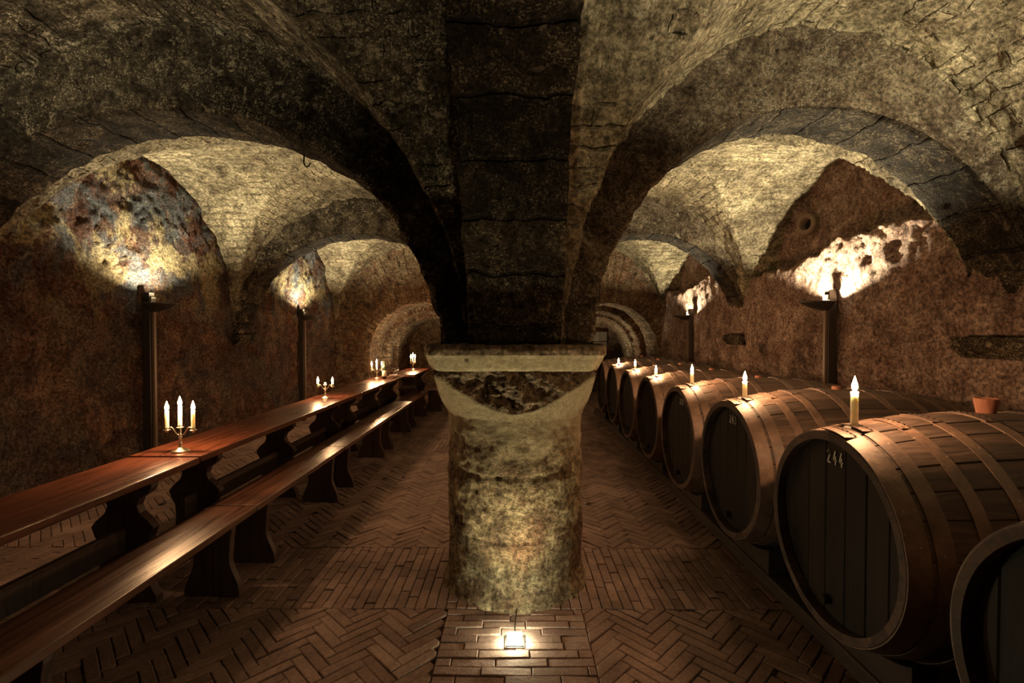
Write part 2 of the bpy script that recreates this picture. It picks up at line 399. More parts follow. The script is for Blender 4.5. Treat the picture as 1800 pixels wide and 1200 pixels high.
def arch_mesh(name, path, prof, mat, axis, step=.045, amp=.014, clamp=None, stone_len=.29, zmax=3.9, minstep=3, soffit=None):
    pr = []; acc = 0
    for i in range(len(prof)-1):
        (t0, o0), (t1, o1) = prof[i], prof[i+1]
        L = math.hypot(t1-t0, o1-o0); n = max(minstep, int(L/step))
        for k in range(n): pr.append((t0+(t1-t0)*k/n, o0+(o1-o0)*k/n, acc+L*k/n))
        acc += L
    pr.append((prof[-1][0], prof[-1][1], acc))
    P = np.zeros((len(path), len(pr), 3)); UV = np.zeros((len(path), len(pr), 2))
    for i, (h, z, nh, nz, s) in enumerate(path):
        for j, (t, o, u) in enumerate(pr):
            hh = h+nh*o; zz = min(z+nz*o, zmax)
            if clamp: hh = min(max(hh, clamp[0]), clamp[1])
            zz = max(zz, 0)
            P[i, j] = (hh, t, zz) if axis == 'x' else (t, hh, zz)
            d0 = abs(prof[1][0]-prof[0][0])+abs(prof[1][1]-prof[0][1]); d1 = d0+abs(prof[2][0]-prof[1][0])
            UV[i, j] = (u, s) if (d0-.01 <= u <= d1+.01 or len(prof) > 5) else (u, .145)
    def disp(p, n, i, j):
        s = path[i][4]; k = math.floor(s/stone_len)
        g = (hsh(k, 3.1)-.5)*amp*1.2
        return g + amp*fr(p, 2.2, 5) + amp*.8*fr(p, 9, 4, 5.0) + amp*.35*fr(p, 24, 2, 3.0)
    o = grid(name, P, mat, UV, disp=disp)
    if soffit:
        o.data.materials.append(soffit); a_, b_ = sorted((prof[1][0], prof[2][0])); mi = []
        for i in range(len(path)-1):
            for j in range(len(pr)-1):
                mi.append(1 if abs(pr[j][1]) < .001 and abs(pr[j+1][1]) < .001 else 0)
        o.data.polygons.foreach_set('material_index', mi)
    return o

ntrim = [0]
def trim(o, label=None):
    ntrim[0] += 1; o.name = 'trim_%d' % ntrim[0]; o['kind'] = 'structure'
    return o

# ---- transverse arches (two per pillar row)
ARCH_L = (-2.10, 1.65); ARCH_R = (1.78, 1.32)
for row in (0, 1, 2):
    y = COLY + (row-1)*PITCH
    y0, y1 = y-HT, y+HT
    for side, (c, a) in ((-1, ARCH_L), (1, ARCH_R)):
        path = ellipse_path(c, a, BI, Z0, Z0-.02 if True else 0, n=110, jamb=2)
        cl = (-4.2, -.0) if side < 0 else (.0, 3.5)
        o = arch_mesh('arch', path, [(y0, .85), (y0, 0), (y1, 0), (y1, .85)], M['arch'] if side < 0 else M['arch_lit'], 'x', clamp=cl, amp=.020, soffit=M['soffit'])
        trim(o)
# ---- longitudinal arches along the pillar line
for cy in BAYS:
    path = ellipse_path(cy, 1.39, BI, Z0, Z0-.02, n=110, jamb=2)
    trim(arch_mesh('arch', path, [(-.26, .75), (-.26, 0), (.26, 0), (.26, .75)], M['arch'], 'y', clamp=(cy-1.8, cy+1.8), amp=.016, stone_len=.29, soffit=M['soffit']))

# ---- groin vaults
def vault(name, x0, x1, y0, y1, b, mat, n=150):
    cx, a = (x0+x1)/2, (x1-x0)/2; cy, ay = (y0+y1)/2, (y1-y0)/2
    ext = 3
    us = [-1-.12*k for k in range(ext, 0, -1)] + [-1+2*k/n for k in range(n+1)] + [1+.12*k for k in range(1, ext+1)]
    P = np.zeros((len(us), len(us), 3)); UV = np.zeros((len(us), len(us), 2))
    def co(u, a):
        if abs(u) <= 1: return a*math.sin(u*PI/2), math.cos(u*PI/2)
        return math.copysign(a+(abs(u)-1)*1.0, u), 0.0
    for i, u in enumerate(us):
        x, hx = co(u, a)
        for j, v in enumerate(us):
            yy, hy = co(v, ay)
            P[i, j] = (cx+x, cy+yy, Z0 + b*max(hx, hy))
            if hx > hy: UV[i, j] = (cy+yy, u*a*1.5)
            else: UV[i, j] = (cx+x, v*ay*1.5+7)
    def edge(i, j): return max(0, (abs(us[j])-.86)/.14) if abs(us[j]) <= 1 else 1
    def disp(p, nn, i, j):
        u, v = UV[i, j]; k = math.floor(v/.085)
        return .020*fr(p, 1.6, 4, 3.0) + .013*fr(p, 7, 4) + .009*fr(p, 19, 3, 2.0) + .008*(hsh(k, 1.7)-.5) + edge(i, j)*(.035*fr(p, 5, 4, 7.0)-.012)
    return grid(name, P, mat, UV, disp=disp)
for k, cy in enumerate(BAYS):
    y0, y1 = cy-1.6, cy+1.6
    for (x0, x1) in ((-3.76, -.28), (.28, 3.12)):
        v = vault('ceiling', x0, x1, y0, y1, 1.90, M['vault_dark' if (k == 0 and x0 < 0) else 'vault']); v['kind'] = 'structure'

# ---- side walls
def sstep(x): x = min(max(x, 0), 1); return x*x*(3-2*x)
ys = np.linspace(BACKY-.1, ENDY+.1, 420); zs = np.linspace(-.02, 3.5, 140)
def make_wall(name, fx, mat, sgn):
    P = np.zeros((len(ys), len(zs), 3))
    for i, y in enumerate(ys):
        for j, z in enumerate(zs): P[i, j] = (fx(y, z), y, z)
    def disp(p, n, i, j):
        return .04*fr(p, 1.3, 5, 2.0) + .024*fr(p, 6, 4, 9.0) + .012*fr(p, 18, 3, 1.0)
    o = grid(name, P, mat, P[:, :, 1:].copy(), disp=disp); o['kind'] = 'structure'; return o
def inbay(y):
    return max([sstep((1.52-abs(y-c))/.10) for c in BAYS])
def fl(y, z): return LX
def fr_(y, z):
    e = 2.33 + .08*fr((y, 0, 0), 2.5, 3) + .10*math.sin(y*1.9)
    return RX + .27*sstep((z-e)/.05)*inbay(y)
make_wall('wall_left', fl, M['wall_l'], -1)
make_wall('wall_right', fr_, M['wall_r'], 1)
# back wall behind the camera
xs = np.linspace(-4, 3.5, 80); zz = np.linspace(-.02, 3.5, 40)
P = np.zeros((80, 40, 3))
for i, x in enumerate(xs):
    for j, z in enumerate(zz): P[i, j] = (x, BACKY, z)
o = grid('wall_back', P, M['wall_l'], P[:, :, [0, 2]].copy(), disp=lambda p, n, i, j: .04*fr(p, 1.5, 4)); o['kind'] = 'structure'

# ---- end wall with its two arched passages
def passage(c, a, clamp, mat, name):
    path = ellipse_path(c, a, a, 1.07, 0, n=70, jamb=18)
    prof = [(ENDY, 3.2), (ENDY, .9), (ENDY, 0), (ENDY+.95, 0), (ENDY+.95, -.16), (ENDY+1.35, -.16), (ENDY+1.35, -.26), (ENDY+2.6, -.26), (ENDY+2.6, -a+.01)]
    o = arch_mesh(name, path, prof, mat, 'x', step=.06, amp=.016, clamp=clamp, stone_len=.12)
    o['kind'] = 'structure'; return o
passage(-1.95, 1.07, (-4.0, 0.0), M['end'], 'wall_end')
passage(1.92, 1.07, (0.0, 3.4), M['end'], 'wall_end_right')

# ---------------------------------------------------------------- floor of small bricks
def clip(poly, x0, x1, y0, y1):
    for ax, lim, sg in ((0, x0, 1), (0, x1, -1), (1, y0, 1), (1, y1, -1)):
        out = []
        for i in range(len(poly)):
            a, b = poly[i], poly[(i+1) % len(poly)]
            da, db = (a[ax]-lim)*sg, (b[ax]-lim)*sg
            if da >= 0: out.append(a)
            if (da >= 0) != (db >= 0):
                t = da/(da-db); out.append((a[0]+(b[0]-a[0])*t, a[1]+(b[1]-a[1])*t))
        poly = out
        if len(poly) < 3: return []
    return poly
def area(p): return abs(sum(p[i][0]*p[(i+1) % len(p)][1]-p[(i+1) % len(p)][0]*p[i][1] for i in range(len(p))))/2
FV, FF, FR = [], [], []
def put_brick(poly):
    if len(poly) < 3 or area(poly) < .0009: return
    cx = sum(p[0] for p in poly)/len(poly); cy = sum(p[1] for p in poly)/len(poly)
    r = random.random(); dz = random.uniform(-.004, .003); tx, ty = random.uniform(-.03, .03), random.uniform(-.03, .03)
    rot = random.uniform(-.012, .012); base = len(FV); n = len(poly)
    for inset, z in ((.0014, -.010), (.0024, -.0028), (.0065, 0)):
        for x, y in poly:
            dx, dy = x-cx, y-cy; L = math.hypot(dx, dy)
            sx = max(0, 1-inset*1.4/max(abs(dx), .012)) if abs(dx) > .004 else 1
            sy = max(0, 1-inset*1.4/max(abs(dy), .012)) if abs(dy) > .004 else 1
            k = max(0, 1-inset*1.8/L) if L > 0 else 1
            if herring[0]: # inset along the brick's own axes (45 degrees)
                a_, b_ = (dx+dy)*.7071, (dy-dx)*.7071
                a_ -= math.copysign(min(inset, abs(a_)), a_); b_ -= math.copysign(min(inset, abs(b_)), b_)
                dx, dy = (a_-b_)*.7071, (a_+b_)*.7071
            else:
                dx -= math.copysign(min(inset, abs(dx)), dx); dy -= math.copysign(min(inset, abs(dy)), dy)
            X, Y = cx+dx-dy*rot, cy+dy+dx*rot
            FV.append((X, Y, z+dz+dx*tx+dy*ty + .006*noise.noise(Vector((X*1.5, Y*1.5, 0)))))
    for l in (0, 1):
        for i in range(n): FF.append((base+l*n+i, base+l*n+(i+1) % n, base+(l+1)*n+(i+1) % n, base+(l+1)*n+i)); FR.append(r)
    FF.append(tuple(base+2*n+i for i in range(n))); FR.append(r)
herring = [False]
BW, BN = .058, 4; BL = BW*BN
def running(x0, x1, y0, y1, along):
    herring[0] = False
    if along == 'y':
        nx = max(1, round((x1-x0)/BW)); w_ = (x1-x0)/nx
        for i in range(nx):
            y = y0 - BL*(.5 if i % 2 else 0) - random.uniform(0, .03)
            while y < y1:
                L = BL*random.uniform(.85, 1.1)
                put_brick(clip([(x0+i*w_, y), (x0+(i+1)*w_, y), (x0+(i+1)*w_, y+L), (x0+i*w_, y+L)], x0, x1, y0, y1)); y += L
    else:
        ny = max(1, round((y1-y0)/BW)); w_ = (y1-y0)/ny
        for i in range(ny):
            x = x0 - BL*(.5 if i % 2 else 0) - random.uniform(0, .03)
            while x < x1:
                L = BL*random.uniform(.85, 1.1)
                put_brick(clip([(x, y0+i*w_), (x+L, y0+i*w_), (x+L, y0+(i+1)*w_), (x, y0+(i+1)*w_)], x0, x1, y0, y1)); x += L
def herringbone(x0, x1, y0, y1):
    herring[0] = True
    c45 = math.sqrt(.5); ox, oy = x0, y0
    R = int((abs(x1-x0)+abs(y1-y0))/BW/1.0)+8
    for i in range(-R, R):
        for j in range(-R, R):
            d = (i-j) % (2*BN)
            if d == 0: r = (i, j, i+BN, j+1)
            elif d == 2*BN-1: r = (i, j, i+1, j+BN)
            else: continue
            mx, my = (r[0]+r[2])/2*BW, (r[1]+r[3])/2*BW
            wx, wy = ox+(mx-my)*c45, oy+(mx+my)*c45
            if wx < x0-.2 or wx > x1+.2 or wy < y0-.2 or wy > y1+.2: continue
            poly = [(ox+(a-b)*BW*c45, oy+(a+b)*BW*c45) for a, b in ((r[0], r[1]), (r[2], r[1]), (r[2], r[3]), (r[0], r[3]))]
            put_brick(clip(poly, x0, x1, y0, y1))
SX = .37
bands = [(COLY+(k-1)*PITCH-.41, COLY+(k-1)*PITCH+.35) for k in range(4)]
bands[3] = (bands[3][0], ENDY+2.7)
for k, (b0, b1) in enumerate(bands):
    running(LX-.05, RX+.1, max(b0, BACKY-.1), b1, 'y')
    if k < 3:
        c0, c1 = b1, bands[k+1][0]
        running(-SX, SX, c0, c1, 'x')
        herringbone(LX-.05, -SX, c0, c1); herringbone(SX, RX+.1, c0, c1)
me = bpy.data.meshes.new('floor'); me.from_pydata(FV, [], FF); me.materials.append(M['brick'])
at_ = me.attributes.new('rnd', 'FLOAT', 'FACE'); at_.data.foreach_set('value', FR)
fo = bpy.data.objects.new('floor', me); C.objects.link(fo); fo['kind'] = 'structure'
mb = MB(); mb.box(-4.1, 3.5, BACKY-.2, ENDY+2.8, -.06, -.008)
o = mb.build('floor_mortar', M['mortar'], fo); o['kind'] = 'structure'

# ---------------------------------------------------------------- pillars
def make_pillar(y, label):
    root = empty('stone_pillar', (0, y, 0), 0, label, 'pillar', None)
    R = .42
    # shaft: three drums under a plaster coat
    n = 150; zs = list(np.linspace(-.005, 1.10, 120))
    P = np.zeros((n+1, len(zs), 3))
    for i in range(n+1):
        a = 2*PI*(i % n)/n
        for j, z in enumerate(zs):
            flare = .035*max(0, 1-z/.14)**2
            joint = -.005*math.exp(-((z-.37)/.012)**2) - .008*math.exp(-((z-.72)/.014)**2)
            r = R - .006 + flare + joint + (.006 if .37 < z < .72 else 0)
            q = Vector((math.cos(a)*R, math.sin(a)*R, z))
            r += .008*fr(q, 3.5, 4, 4.0) + .009*fr(q, 14, 5, 8.0)
            if z > .98: r = R + (r-R)*max(0, (1.10-z)/.12)
            P[i, j] = (r*math.cos(a), r*math.sin(a), z)
    grid('shaft', P, M['pillar'], parent=root)
    # cushion capital: a square block whose lower corners are rounded into the shaft
    zt, zb, H = 1.325, 1.035, .455
    nz = 60; n = 240; P = np.zeros((n+1, nz+1, 3)); flat = np.zeros((n+1, nz+1))
    for j in range(nz+1):
        t = j/nz; z = zb+(zt-zb)*t
        rr = R + (H*1.414-R)*t**1.25
        for i in range(n+1):
            a = 2*PI*(i % n)/n; ca, sa = math.cos(a), math.sin(a)
            sq = (H-.012)/max(abs(ca), abs(sa)); r = min(sq, rr); isflat = sq < rr
            q = Vector((ca*r, sa*r, z))
            if isflat:
                d = min(1, (rr-sq)/.03)
                r += d*(.030*fr(q, 7, 5, 1.5)-.010 + .020*fr(q, 22, 3, 6.0)); flat[i, j] = 1
            else: r += .006*fr(q, 4, 3)
            P[i, j] = (ca*r, sa*r, z)
    o = grid('capital', P, M['pillar'], parent=root)
    o.data.materials.append(M['shield'])
    mi = []
    for i in range(n):
        for j in range(nz): mi.append(1 if flat[i, j] and flat[min(i+1, n), j] else 0)
    o.data.polygons.foreach_set('material_index', mi)
    # abacus: vertical fillet over a chamfer, corners cut
    prof = [(.10, 1.31), (.44, 1.318), (.452, 1.322), (.49, 1.402), (.497, 1.408), (.50, 1.455), (.485, 1.462), (.0, 1.462)]
    pp = []
    for (a0, z0), (a1, z1) in zip(prof, prof[1:]):
        m_ = max(1, int(math.hypot(a1-a0, z1-z0)/.02))
        for k in range(m_): pp.append((a0+(a1-a0)*k/m_, z0+(z1-z0)*k/m_))
    pp.append(prof[-1]); n = 200; P = np.zeros((n+1, len(pp), 3))
    for i in range(n+1):
        a = 2*PI*(i % n)/n; ca, sa = math.cos(a), math.sin(a)
        k = 1/max(abs(ca), abs(sa), (abs(ca)+abs(sa))/1.90)
        for j, (h, z) in enumerate(pp):
            q = Vector((ca*h*k, sa*h*k, z))
            dd = .010*fr(q, 7, 4) + (.012*fr(q, 16, 3) if z > 1.405 else 0)
            P[i, j] = (ca*(h*k+dd), sa*(h*k+dd), z+.5*dd*(z > 1.45))
    o = grid('abacus', P, M['smooth_plaster'], parent=root); o.data.materials.append(M['shield'])
    o.data.polygons.foreach_set('material_index', [1 if pp[j][1] > 1.405 else 0 for i in range(n) for j in range(len(pp)-1)])
    return root
make_pillar(COLY, 'short round plastered stone pillar with cushion capital at centre, behind the floor spotlight')
make_pillar(COLY+PITCH, 'round stone pillar of the second row, standing hidden behind the front pillar')

# ---- impost stones on the side walls
def impost(side, y, label):
    mb = MB(); x = LX if side < 0 else RX
    xi, xo = x + side*.03, x - side*.10
    mb.add([(xi, y-.26, 1.50), (xo, y-.26, 1.50), (xo, y-.26, 1.43), (x-side*.03, y-.26, 1.36), (xi, y-.26, 1.36),
            (xi, y+.24, 1.50), (xo, y+.24, 1.50), (xo, y+.24, 1.43), (x-side*.03, y+.24, 1.36), (xi, y+.24, 1.36)],
           [(0,1,2,3,4), (9,8,7,6,5), (0,5,6,1), (1,6,7,2), (2,7,8,3), (3,8,9,4), (4,9,5,0)])
    o = mb.build('impost', M['arch']); bevel(o, .012, 2); trim(o)
for sd in (-1, 1):
    for y in (COLY, COLY+PITCH): impost(sd, y, '')

# ---- old clay pipe end in the right lunette, hook in the left arch
pr = empty('clay_pipe', (RX+.22, 5.42, 2.73), .35, 'round clay pipe end stuck in the right wall, high left of the brightest sconce', 'pipe')
mb = MB(); mb.lathe([(.062, .05), (.062, -.04), (.072, -.06), (.104, -.06), (.116, -.045), (.118, .10)], 32, axis='x'); sharp(mb.build('pipe_collar', M['pipe'], pr))
mb = MB(); mb.lathe([(.0, .03), (.062, .03), (.064, -.02)], 24, axis='x'); mb.build('pipe_hole', M['hole'], pr)
hk = MB(); hp = [(0, 0, .06), (0, 0, 0), (.0, 0, -.05), (-.003, 0, -.085), (.004, 0, -.105), (.018, 0, -.115), (.032, 0, -.105), (.038, 0, -.085)]
hk.tube(hp, [.005]*6+[.0045, .003], 10)
hko = hk.build('iron_hook', M['iron'], smooth=True); hko.location = (-1.345, 3.1, 2.70)
tag(hko, 'small black iron hook hanging under the left arch', 'hook')

# ---------------------------------------------------------------- wall sconces
def sconce(side, y, W, label, cm=1):
    bd = .15 if side > 0 else .27
    x = LX if side < 0 else RX
    root = empty('wall_sconce', (x, y, 0), 0 if side < 0 else PI, label, 'wall lamp', 'iron uplighter sconces on posts along the side walls')
    # local +x points into the room
    m_ = MB(); m_.box(.02, .10, -.035, .035, 0, 1.93); bevel(m_.build('post', M['iron'], root), .004)
    m_ = MB(); m_.box(.10, .125, -.012, .022, .0, 1.80); bevel(m_.build('cable_cover', M['brown_post'], root), .003)
    # shallow half bowl: flat rim, pointed underside
    m_ = MB(); n = 28; vs = []; fs = []
    prof = [(1.0, .0), (.97, -.014), (.6, -.060), (.22, -.088), (0, -.092)]
    for r, z in prof:
        for k in range(n+1):
            a = -PI/2 + PI*k/n; vs.append((.10+.26*r*math.cos(a), .13*r*math.sin(a), 1.825+z))
    for i in range(len(prof)-1):
        for k in range(n): fs.append((i*(n+1)+k, i*(n+1)+k+1, (i+1)*(n+1)+k+1, (i+1)*(n+1)+k))
    N0 = len(vs)
    m_.add(vs, fs)
    bo = m_.build('bowl', M['iron'], root, smooth=True)
    so = bo.modifiers.new('s', 'SOLIDIFY'); so.thickness = .005; so.offset = 1
    m_ = MB(); m_.lathe([(0, 0), (.014, 0), (.016, .006), (.016, .030), (.0, .034)], 16, c=(bd, 0, 1.782)); m_.build('bulb', M['lampglass'], root, smooth=True)
    m_ = MB(); m_.box(.102, .118, -.03, .03, 1.83, 1.885); bevel(m_.build('bracket_plate', M['silver'], root), .003)
    light('sconce_light', (bd, 0, 1.80), LAMP_COL, W, .018, root, spot=math.radians(150 if side > 0 else 148), blend=.3 if side > 0 else .6, rot=(PI, .0 if side > 0 else .16, 0))
lab = {(-1, 1.25): 'unseen sconce added on the left wall beside the camera', (1, 1.25): 'unseen sconce added on the right wall beside the camera',
       (-1, 4.85): 'dim iron uplighter sconce on a tall post, left wall, above the first candelabra',
       (1, 4.6): 'brightest iron uplighter sconce on a tall post, right wall, behind the 244 barrel',
       (-1, 8.35): 'iron uplighter sconce on the left wall seen through the second arch',
       (1, 8.25): 'small iron uplighter sconce on the right wall near the far barrels'}
for sd, y, W in SCONCES: sconce(sd, y, W, lab[(sd, y)])

# floor spotlight in front of the pillar
fs_ = empty('floor_spotlight', (0, 2.36, 0), 0, 'small square glowing floor spotlight in front of the pillar', 'floor lamp')
m_ = MB(); m_.box(-.05, .05, -.05, .05, -.02, .006); m_.box(-.042, .042, -.042, .042, .006, .010, 0); bevel(m_.build('housing', M['iron'], fs_), .002)
m_ = MB(); m_.box(-.036, .036, -.036, .036, .010, .034); bevel(m_.build('lens', M['spotglass'], fs_), .006)
light('spot_light', (0, .0, .05), FLOOR_COL, FLOOR_W, .03, fs_, spot=math.radians(115), blend=.9, rot=(PI-.18, 0, 0))
m_ = MB(); m_.tube([(0, 0, .01), (0, .12, .008), (.01, .26, .012)], .004, 8); m_.build('cable', M['iron'], fs_)

# ---------------------------------------------------------------- tables and benches
def trestle(mb, xc, y, top, wtop, wmid, wbot, th):
    """solid board leg across the table, with a waisted outline"""
    def edge(sg):
        P = []
        for k in range(25):
            t = k/24; z = top*(1-t)
            if t < .10: hw = wtop
            else:
                u = (t-.10)/.90
                hw = wmid + (wtop-wmid)*max(0, 1-u/.22)**2 + (wbot-wmid)*(u**1.6) + .010*math.sin(u*2*PI*1.5)
            P.append((xc+sg*hw, z))
        return P
    L = edge(-1); Rr = edge(1)
    n = len(L)
    vs = []
    for (x, z) in L: vs += [(x, y-th/2, z), (x, y+th/2, z)]
    for (x, z) in Rr: vs += [(x, y-th/2, z), (x, y+th/2, z)]
    o = 2*n; fs = []
    for i in range(n-1):
        a, b = 2*i, 2*i+2
        fs += [(a, o+a, o+b, b), (a+1, b+1, o+b+1, o+a+1), (a, b, b+1, a+1), (o+a, o+a+1, o+b+1, o+b)]
    fs += [(0, 1, o+1, o), (2*n-2, o+2*n-2, o+2*n-1, 2*n-1)]
    mb.add(vs, fs)

def scroll_trestle(mb, y, top, th):
    """table leg board with carved S outline"""
    pr = [(0, .17), (.05, .17), (.075, .150), (.11, .100), (.15, .085), (.19, .100), (.235, .150), (.27, .178), (.32, .160),
          (.37, .135), (.45, .130), (.55, .140), (.62, .165), (.66, .19), (top, .19)]
    vs = []; n = len(pr)
    for sg in (-1, 1):
        for d, w_ in pr: vs += [(sg*w_, y-th/2, top-d), (sg*w_, y+th/2, top-d)]
    o = 2*n; fs = []
    for i in range(n-1):
        a, b = 2*i, 2*i+2
        fs += [(a, o+a, o+b, b), (a+1, b+1, o+b+1, o+a+1), (a, b, b+1, a+1), (o+a, o+a+1, o+b+1, o+b)]
    fs += [(0, 1, o+1, o), (2*n-2, o+2*n-2, o+2*n-1, 2*n-1)]
    mb.add(vs, fs)

def table(x0, x1, y0, y1, label, legs=None, z=.75):
    xc, yc = (x0+x1)/2, (y0+y1)/2; hw, hl = (x1-x0)/2, (y1-y0)/2
    root = empty('long_table', (xc, yc, 0), 0, label, 'table', 'narrow varnished tables end to end along the left aisle')
    m_ = MB(); m_.box(-hw, hw, -hl, hl, z-.042, z); bevel(m_.build('tabletop', M['table'], root), .006, 3)
    for yl in (legs or (y0+.30, yc, y1-.30)):
        m_ = MB(); scroll_trestle(m_, yl-yc, z-.043, .055); bevel(m_.build('leg', M['legwood'], root), .005)
    m_ = MB(); m_.box(-.02, .02, -hl+.15, hl-.15, .30, .43); bevel(m_.build('stretcher', M['legwood'], root), .004)
    m_ = MB(); m_.box(-.035, .035, -hl+.22, hl-.22, z-.12, z-.043); bevel(m_.build('rail', M['legwood'], root), .004)
    return root
TX0, TX1 = -2.445, -1.985
table(TX0, TX1, .0, 3.02, 'near long table running out of the picture at the left edge', z=.744)
table(TX0, TX1, 3.035, 5.90, 'long narrow table carrying the nearest candelabra, behind the gap in the tops')
table(TX0, TX1, 5.91, 8.66, 'long narrow table carrying the wine bottle and glasses')
table(-2.28, -1.81, 8.72, 10.30, 'short far table shifted towards the aisle, under the farthest candelabra', legs=(9.2, 10.1), z=.765)
def bench(x0, x1, y0, y1, label, z=.45):
    xc, yc = (x0+x1)/2, (y0+y1)/2; hw, hl = (x1-x0)/2, (y1-y0)/2
    root = empty('bench', (xc, yc, 0), 0, label, 'bench', 'narrow wooden benches end to end beside the tables')
    m_ = MB(); m_.box(-hw, hw, -hl, hl, z-.036, z); bevel(m_.build('seat', M['bench'], root), .005, 3)
    for s_ in (-1, 1):
        m_ = MB(); trestle(m_, 0, s_*(hl-.20), z-.037, hw-.03, hw-.055, hw+.012, .045); bevel(m_.build('leg', M['legwood'], root), .004)
    m_ = MB(); m_.box(-.015, .015, -hl+.22, hl-.22, z-.11, z-.037); m_.build('rail', M['legwood'], root)
BX0, BX1 = -1.905, -1.605
bl = ['nearest bench, cut by the bottom left corner of the picture', 'bench in front of the first gap, with a pale reflection on its seat',
      'bench behind the pale seam, lower right of the nearest candelabra', 'third bench behind the pale seam, midway along the aisle', 'far bench before the last two', 'last bench in line, with the brightest glow on its far end']
bb = [-.06, 1.46, 2.99, 4.55, 6.10, 7.60, 8.98]
bl = ['nearest bench of the row, running out of the picture at bottom left', 'second bench of the row, ending at the pale seam',
      'third bench of the row, starting at the pale seam', 'fourth bench of the row, midway down the aisle',
      'fifth bench of the row, below the wine bottle', 'sixth bench of the row, its far end in front of the end wall']
for i in range(6): bench(BX0, BX1, bb[i]+.006, bb[i+1]-.006, bl[i])
bench(-1.72, -1.42, 9.15, 10.45, 'farthest bench, set nearer the pillar than the row', z=.46)

# ---------------------------------------------------------------- candles and candelabra
def flame_bits(root, z, W, wb):
    m_ = MB(); m_.lathe([(0, 0), (.0080, .006), (.0120, .016), (.0115, .027), (.0070, .043), (.0022, .058), (0, .066)], 14, c=(0, 0, z+.006))
    m_.build('flame', M['flame'], root, smooth=True)
    m_ = MB(); m_.tube([(0, 0, z-.003), (0, 0, z+.006), (.001, 0, z+.012)], .0011, 6); m_.build('wick', M['rivet'], wb)
    light('candle_light', (0, 0, z+.042), CANDLE_COL, W, .016, root)
def candle(loc, h, r, label, group, lit=True, W=None, puddle=False):
    root = empty('candle', loc, 0, label, 'candle', group)
    m_ = MB(); prof = [(0, 0), (r*.98, 0), (r, .004)]
    prof += [(r*(1+.03*math.sin(k*2.3)), h*k/6) for k in range(1, 6)]
    prof += [(r*1.0, h-.002), (r*.86, h+.001), (r*.5, h-.004), (0, h-.005)]
    m_.lathe(prof, 20)
    wb = m_.build('wax_body', M['wax'], root, smooth=True)
    if puddle:
        m_ = MB(); n = 36; ring = []
        for k in range(n):
            a = 2*PI*k/n; q = .021+.010*abs(math.sin(3*a+1))+.006*math.sin(7*a); ring.append((q*1.3*math.cos(a), q*math.sin(a), .001))
        m_.add([(0, 0, .008)]+ring+[(x*1.02, y*1.02, -.012) for x, y, z in ring], [(0, 1+k, 1+(k+1) % n) for k in range(n)]+[(1+k, 1+n+k, 1+n+(k+1) % n, 1+(k+1) % n) for k in range(n)])
        m_.build('wax_puddle', M['puddle'], root, smooth=True)
    if lit: flame_bits(root, h-.004, W if W else CANDLE_W, wb)
    return root

def candelabra(loc, rz, label, heights, clabels, arm=.086, lits=(1, 1, 1), scale=1.0, W=None):
    root = empty('candelabra', loc, rz, label, 'candelabra', 'three-armed silver candelabra on the tables')
    k = scale
    m_ = MB(); m_.lathe([(0, 0), (.050*k, 0), (.052*k, .004), (.048*k, .010), (.036*k, .014), (.024*k, .022), (.014*k, .030), (0, .031)], 28); m_.build('base', M['silver'], root, smooth=True)
    m_ = MB(); m_.lathe([(.013*k, .028), (.008*k, .036), (.012*k, .046), (.009*k, .058), (.006*k, .075), (.010*k, .088), (.012*k, .095), (.007*k, .104), (.006*k, .125), (.009*k, .132), (.006*k, .140), (.006*k, .150)], 20)
    m_.build('stem', M['silver'], root, smooth=True)
    zc = []
    for s_ in (-1, 1):
        pts = []
        for q in range(15):
            t = q/14; x = s_*arm*t
            z = .112 + .022*math.sin(t*PI*1.0) - .030*math.sin(t*PI*2)*.6 + .018*t
            pts.append((x, 0, z))
        m_ = MB(); m_.tube(pts, [.0042]*15, 8); arm_o = m_.build('arm', M['silver'], root, smooth=True)
        m_ = MB(); m_.lathe([(0, .124), (.006, .126), (.010, .136), (.021, .140), (.022, .143), (.012, .143), (.012, .155), (.014, .157), (0, .150)], 20, c=(s_*arm, 0, 0)); m_.build('drip_cup', M['silver'], arm_o, smooth=True)
    m_ = MB(); m_.lathe([(.006, .148), (.010, .154), (.021, .158), (.022, .161), (.012, .161), (.012, .173), (.014, .175), (0, .168)], 20); m_.build('drip_cup', M['silver'], root, smooth=True)
    ca, sa = math.cos(rz), math.sin(rz)
    for i, s_ in enumerate((-1, 0, 1)):
        zz = loc[2] + (.150 if s_ else .168)
        p = (loc[0]+ca*s_*arm, loc[1]+sa*s_*arm, zz)
        if heights[i] > 0: candle(p, heights[i], .0115, clabels[i], 'tapers in the candelabra', lits[i], W)
    return root
def cl(where):
    return ['lit white taper in the left arm of '+where, 'lit white taper in the middle cup of '+where, 'lit white taper in the right arm of '+where]
candelabra((-2.19, 3.14, .75), 0, 'nearest silver candelabra with three lit tapers, beside the table gap', (.115, .130, .118), cl('the nearest candelabra'))
c2 = cl('the second candelabra'); c2[1] = 'unlit burnt-down stub in the middle cup of the second candelabra'
candelabra((-2.245, 5.70, .75), 0, 'second silver candelabra, its middle candle out', (.04, .018, .04), c2, lits=(1, 0, 1))
candelabra((-2.32, 8.1, .75), 0, 'third silver candelabra, left of the wine bottle', (.08, .10, .08), cl('the third candelabra'))
c4 = ['lit taper at the front of the farthest candelabra', 'lit taper in the middle of the farthest candelabra', 'lit taper at the back of the farthest candelabra']
candelabra((-2.09, 9.9, .765), PI/2*.8, 'farthest silver candelabra, on the short table by the pillar', (.10, .12, .10), c4)

